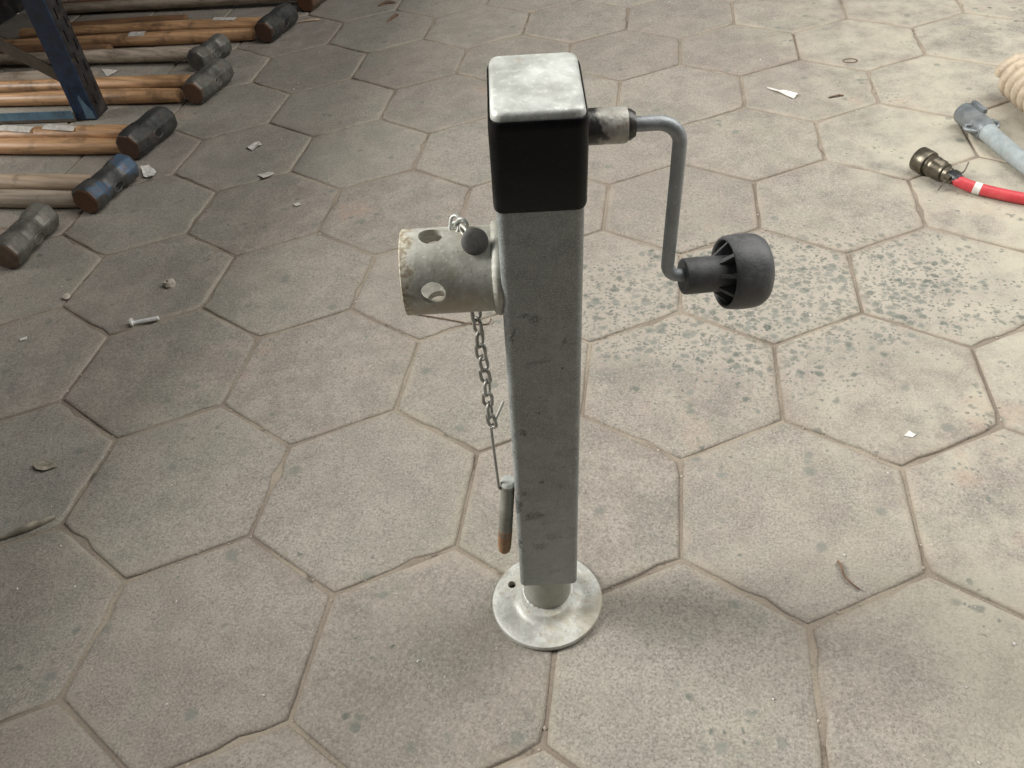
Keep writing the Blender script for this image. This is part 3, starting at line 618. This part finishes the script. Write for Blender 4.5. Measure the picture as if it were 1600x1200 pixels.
hz = [a+d*0.080+u*0.002, a+d*0.12+u*-0.002, Vector((0.672, 0.632, 0.019)), Vector((0.712, 0.53, 0.0185)), Vector((0.80, 0.42, 0.0185)), Vector((0.95, 0.36, 0.0185))]
wp(build('cable', sweep(spline(hz, 8), [0.0192]*6+[0.0180]*35, 20), 'hose', pl, 60))
# olive round connector with red cable
ca, cb = (0.476, 0.652, 0.0250), (0.541, 0.561, 0.0200)
cn = empty('round_connector', (0.476, 0.652, 0)); tag(cn, 'olive metal round connector on a red cable lying beside the grey plug', 'connector')
def wc(o): o.location = -Vector((0.476, 0.652, 0)); return o
wc(build('coupling_ring', turned(ca, cb, [(0.0190, 0.010), (0.0200, 0.0), (0.0240, 0.0), (0.0250, 0.0015), (0.0250, 0.0270), (0.0242, 0.0285), (0.0205, 0.0286)], 44), 'olive', cn))
wc(build('connector_face', turned(ca, cb, [(0.0200, 0.008), (0.01, 0.0082), (0.002, 0.0082)]), 'black_rubber', cn))
wc(build('connector_body', turned(ca, cb, [(0.0205, 0.026), (0.0205, 0.034), (0.0212, 0.036), (0.0212, 0.044), (0.0202, 0.046), (0.0202, 0.058), (0.0188, 0.060), (0.0185, 0.068), (0.0140, 0.070), (0.0140, 0.078), (0.012, 0.080)], 44), 'olive', cn))
a, d, s, u = dirframe(ca, cb)
wc(build('cable_clamp', join(obox(a, d, s, u, 0.074, 0.098, -0.017, 0.017, -0.006, 0.000), obox(a, d, s, u, 0.078, 0.092, -0.016, 0.016, 0.0015, 0.007)), 'olive', cn))
wc(build('cable_boot', turned(ca, cb, [(0.0095, 0.072), (0.0118, 0.080), (0.0120, 0.100), (0.0105, 0.104)]), 'black_rubber', cn))
for pts in ([a+d*0.096+s*-0.004+u*0.010, a+d*0.098+s*-0.014+u*0.014, a+d*0.090+s*-0.030+u*0.024], [a+d*0.090+s*0.012+u*0.002, a+d*0.088+s*0.024+u*-0.004, a+d*0.090+s*0.036+u*-0.016]):
    wc(build('tie_tail', sweep(spline(pts, 5), 0.0022, 6, flat=0.5), 'tie', cn, 60))
rc = [a+d*0.094, a+d*0.106+u*-0.002, Vector((0.572, 0.546, 0.0130)), Vector((0.640, 0.512, 0.0115)), Vector((0.70, 0.492, 0.0115)), Vector((0.82, 0.47, 0.0115)), Vector((1.0, 0.38, 0.0115))]
cable_pts = spline(rc, 8)
wc(build('cable', sweep(cable_pts, 0.0112, 18), 'red', cn, 60))
wc(build('white_tape', sweep(cable_pts[14:17], 0.0117, 18), 'tape', cn, 60))
# coiled beige cable
cc = []; rs = random.Random(2)
c0 = Vector((0.736, 0.985, 0.050)); cd = Vector((0.20, -0.98, 0)).normalized(); cs_ = cd.cross(Vector((0, 0, 1)))
NTURN = 8
for i in range(NTURN*20+1):
    t = 2*pi*i/20; cc.append(c0+cd*(0.0272*i/20+0.004)+cs_*(0.0340*cos(t))+Vector((0, 0, 0.0340*sin(t))))
tag(build('coiled_cable', sweep(cc, 0.0138, 12), 'coil', None, 60), 'beige spiral coiled cable cut off by the right picture edge', 'cable')
tag(build('rubber_block', join(([wob(v, 0.004, 20, 3) for v in box(1.00, 1.14, 1.86, 2.05, 0.0, 0.07)[0]], box(0, 1, 0, 1, 0, 1)[1])), 'black_rubber'), 'black object just showing in the top right corner', 'block')

# ------------------------------------------------------------------ litter on the pavers
def lump(name, x, y, sx, sy, sz, rz, mat, label, cat, seed, group=None):
    V, F = [], []
    bm = bmesh.new(); bmesh.ops.create_icosphere(bm, subdivisions=2, radius=1.0)
    for v in bm.verts:
        q = wob(v.co, 0.42, 1.3, seed); v.co = Vector((q.x*sx, q.y*sy, max(-0.7, q.z)*sz+0.7*sz))
    me = bpy.data.meshes.new(name); bm.to_mesh(me); bm.free()
    o = link(name, me, mat, None, 28); o.location = (x, y, 0.0004); o.rotation_euler = (0, 0, rz); tag(o, label, cat, group); return o
def flake(name, pts, th, mat, label, cat, group=None, curl=0.0):
    n = len(pts); c = Vector((sum(p[0] for p in pts)/n, sum(p[1] for p in pts)/n, 0)); sd = c.x*50
    out = []
    for i in range(n):
        a, b = Vector((*pts[i], 0))-c, Vector((*pts[(i+1) % n], 0))-c
        for t in (0.0, 0.33, 0.67):
            v = a.lerp(b, t); out.append(v+v*0.10*noise.noise(v*220+Vector((sd, 0, t))))
    R = []
    for lay in (0, 1):
        for f in ((1.0, 0.7, 0.4, 0.08) if lay == 0 else (0.08, 0.4, 0.7, 1.0)):
            R.append([Vector((v.x*f, v.y*f, 0.0018+lay*th+curl*(0.5+noise.noise(Vector((v.x*f*90+sd, v.y*f*90, 0))))*(0.35+0.65*f))) for v in out])
    V, F = rings(R, closed=True); o = build(name, (V, F), mat, None, 12); o.location = c; tag(o, label, cat, group); return o
lump('pebble', -1.0058, 0.2446, 0.0125, 0.0115, 0.009, 0.4, 'pebble', 'beige angular stone lying alone behind the small bolt', 'stone', 3)
lump('pebble', -1.2145, 0.2028, 0.008, 0.007, 0.005, 1.0, 'pebble', 'small flat beige stone on a paver joint near the worn hammer head', 'stone', 8)
bo = empty('bolt', (-1.003, 0.126, 0), math.atan2(0.0163, 0.047)); tag(bo, 'bright zinc bolt lying on a paver at the left', 'bolt')
build('shank', lathe([(0.0034, -0.022), (0.0042, -0.0215), (0.0042, 0.026), (0.0030, 0.027)], 'x', 14, (0, 0, 0.0060)), 'zinc', bo)
build('bolt_head', lathe([(0.0045, -0.0262), (0.0082, -0.0250), (0.0082, -0.0215), (0.0036, -0.0208)], 'x', 14, (0, 0, 0.0083)), 'zinc', bo)
flake('dry_leaf', [(-1.0192, -0.2377), (-1.0042, -0.2301), (-0.9847, -0.2318), (-0.977, -0.241), (-0.9937, -0.2514), (-1.0106, -0.2482)], 0.001, 'husk', 'brown flat dry leaf on the dark paver at the left', 'leaf', curl=0.004)
tag(build('bark_strip', sweep(spline([(-0.9860, -0.3850, 0.005), (-0.9561, -0.368, 0.008), (-0.9403, -0.3551, 0.006), (-0.9217, -0.3395, 0.004)], 6), [0.003+0.004*sin(pi*i/18) for i in range(19)], 10, flat=0.55), 'husk', None, 60), 'pale strip of dry bark at the left picture edge', 'bark')
tag(build('dry_stalk', sweep(spline([(0.1960, -0.3420, 0.003), (0.1994, -0.3507, 0.004), (0.2015, -0.364, 0.003), (0.2085, -0.3749, 0.003), (0.2179, -0.3826, 0.002)], 6), [0.0018-0.0008*i/24 for i in range(25)], 6), 'twig', None, 60), 'curled red brown dry stem on the paver at lower right', 'stem')
tag(build('rubber_band', sweep([(0.422+0.017*cos(2*pi*i/24), 1.1998+0.012*sin(2*pi*i/24), 0.0020) for i in range(24)], 0.0013, 6, closed=True), 'twig', None, 60), 'small brown rubber ring lying on a far paver', 'ring')
tag(build('dry_stalk', sweep(spline([(0.3460, 0.994, 0.002), (0.3628, 0.9983, 0.004), (0.3700, 1.002, 0.003), (0.3800, 1.002, 0.002)], 5), 0.0022, 6), 'twig', None, 60), 'short dark wavy stem right of the white shard', 'stem')
flake('plastic_shard', [(0.2088, 1.0572), (0.2475, 1.0374), (0.2782, 1.0161), (0.2661, 0.9922), (0.2450, 1.0180)], 0.0015, 'white_chip', 'long pointed white shard on a far paver above the crank', 'shard', curl=0.003)
flake('paper_scrap', [(-1.0679, 0.8219), (-1.0445, 0.8508), (-1.0292, 0.8332), (-1.0439, 0.8041)], 0.001, 'paper', 'pale crumpled paper scrap, farther of two on the middle left pavers', 'scrap', curl=0.005)
flake('paper_scrap', [(-0.984, 0.6819), (-0.9605, 0.693), (-0.9418, 0.6862), (-0.9635, 0.6662)], 0.001, 'paper', 'pale oval paper scrap, nearer of two on the middle left pavers', 'scrap', curl=0.003)
flake('paper_scrap', [(-1.3077, 0.726), (-1.2878, 0.7315), (-1.2593, 0.7083), (-1.2514, 0.674), (-1.2787, 0.6812)], 0.001, 'white_chip', 'bright white folded scrap between the black and the blue hammer heads', 'scrap', curl=0.008)
flake('paper_scrap', [(-1.7566, 1.36), (-1.6938, 1.3444), (-1.7067, 1.2991)], 0.001, 'paper', 'white torn triangle of paper right of the rack post among the handles', 'scrap', curl=0.004)
flake('paper_scrap', [(-0.848, 0.5461), (-0.836, 0.552), (-0.828, 0.545), (-0.838, 0.539)], 0.001, 'paper', 'tiny white flake above and left of the socket', 'scrap', curl=0.002)
flake('plastic_shard', [(0.316, -0.1154), (0.3247, -0.1054), (0.333, -0.1124), (0.327, -0.118)], 0.0015, 'white_chip', 'tiny white chip on the paver right of the jack tube', 'shard')
flake('plastic_shard', [(-1.239, 0.0719), (-1.228, 0.078), (-1.224, 0.071), (-1.235, 0.066)], 0.0015, 'white_chip', 'tiny bright white chip at the left picture edge below the hammers', 'shard')
tag(build('wood_splinter', sweep(spline([(-1.2181, 1.6775, 0.003), (-1.18, 1.686, 0.004), (-1.1495, 1.6904, 0.003)], 4), [0.003]*4+[0.0045]*4+[0.002], 6), 'wood_tan', None, 60), 'pale wooden splinter right of the dark sledgehammer at the top', 'splinter')
tag(build('thin_twig', sweep(spline([(-0.4950, 0.1620, 0.002), (-0.4121, 0.1422, 0.003), (-0.3688, 0.1319, 0.002), (-0.3371, 0.1306, 0.003), (-0.3319, 0.1416, 0.006)], 6), 0.0012, 6), 'twig', None, 60), 'thin dark twig on the pavers behind the hanging chain', 'twig')
for (x, y, r, lab) in ((-0.9494, 1.7987, 0.4, 'dark leaf shred on the far pavers, nearest the top edge'), (-0.8944, 1.6665, 1.2, 'dark leaf shred on the far pavers, just below another one')):
    tag(build('leaf_shred', sweep(spline([(x-0.03*cos(r), y-0.03*sin(r), 0.002), (x, y+0.006, 0.006), (x+0.03*cos(r), y+0.03*sin(r), 0.002)], 5), [0.002+0.005*sin(pi*i/10) for i in range(11)], 6, flat=0.4), 'twig', None, 60), lab, 'leaf')
# fine white and brown grit, too small to count
def grit(name, mat, n, seed, lo, hi, label, joints=False):
    rs = random.Random(seed); parts = []
    for _ in range(n):
        f = rs.uniform(0.3, 2.9); s = rs.uniform(-0.68, 0.68)*(f+0.35)
        x = -0.03+s*cos(0.2337)-f*sin(0.2337); y = -1.03+s*sin(0.2337)+f*cos(0.2337)
        if joints:                                          # gather along the paver joints
            m = round(y/(1.5*S)); nn = round((x/S-(m % 2)*sqrt(3)/2)/sqrt(3)); cx, cy = (nn*sqrt(3)+(m % 2)*sqrt(3)/2)*S, m*1.5*S
            a = rs.randrange(6)*60; t = rs.uniform(-0.5, 0.5)*S; A = S*sqrt(3)/2+rs.uniform(-0.004, 0.004)
            x = cx+A*cos(radians(a))-t*sin(radians(a)); y = cy+A*sin(radians(a))+t*cos(radians(a))
        r = rs.uniform(lo, hi)*rs.random()**0.6; z = r*0.4+(-0.003 if joints else 0.0005); R = rs.uniform(0, 6.28)
        V = [Vector((x+r*cos(R+q)*e, y+r*sin(R+q), z)) for q, e in ((0, 1), (1.4, .8), (3.2, 1.1), (4.6, .7))]+[Vector((x, y, z+r*0.7)), Vector((x, y, z-r*0.7))]
        parts.append((V, [(0, 1, 4), (1, 2, 4), (2, 3, 4), (3, 0, 4), (1, 0, 5), (2, 1, 5), (3, 2, 5), (0, 3, 5)]))
    o = build(name, join(*parts), mat, None, 10); o['kind'] = 'stuff'; tag(o, label, 'grit')
grit('white_grit', 'white_chip', 420, 4, 0.0008, 0.0026, 'fine white grit scattered over the pavers')
grit('joint_grit', 'pebble', 700, 6, 0.001, 0.0030, 'coarse sand grains lying in the paver joints', True)
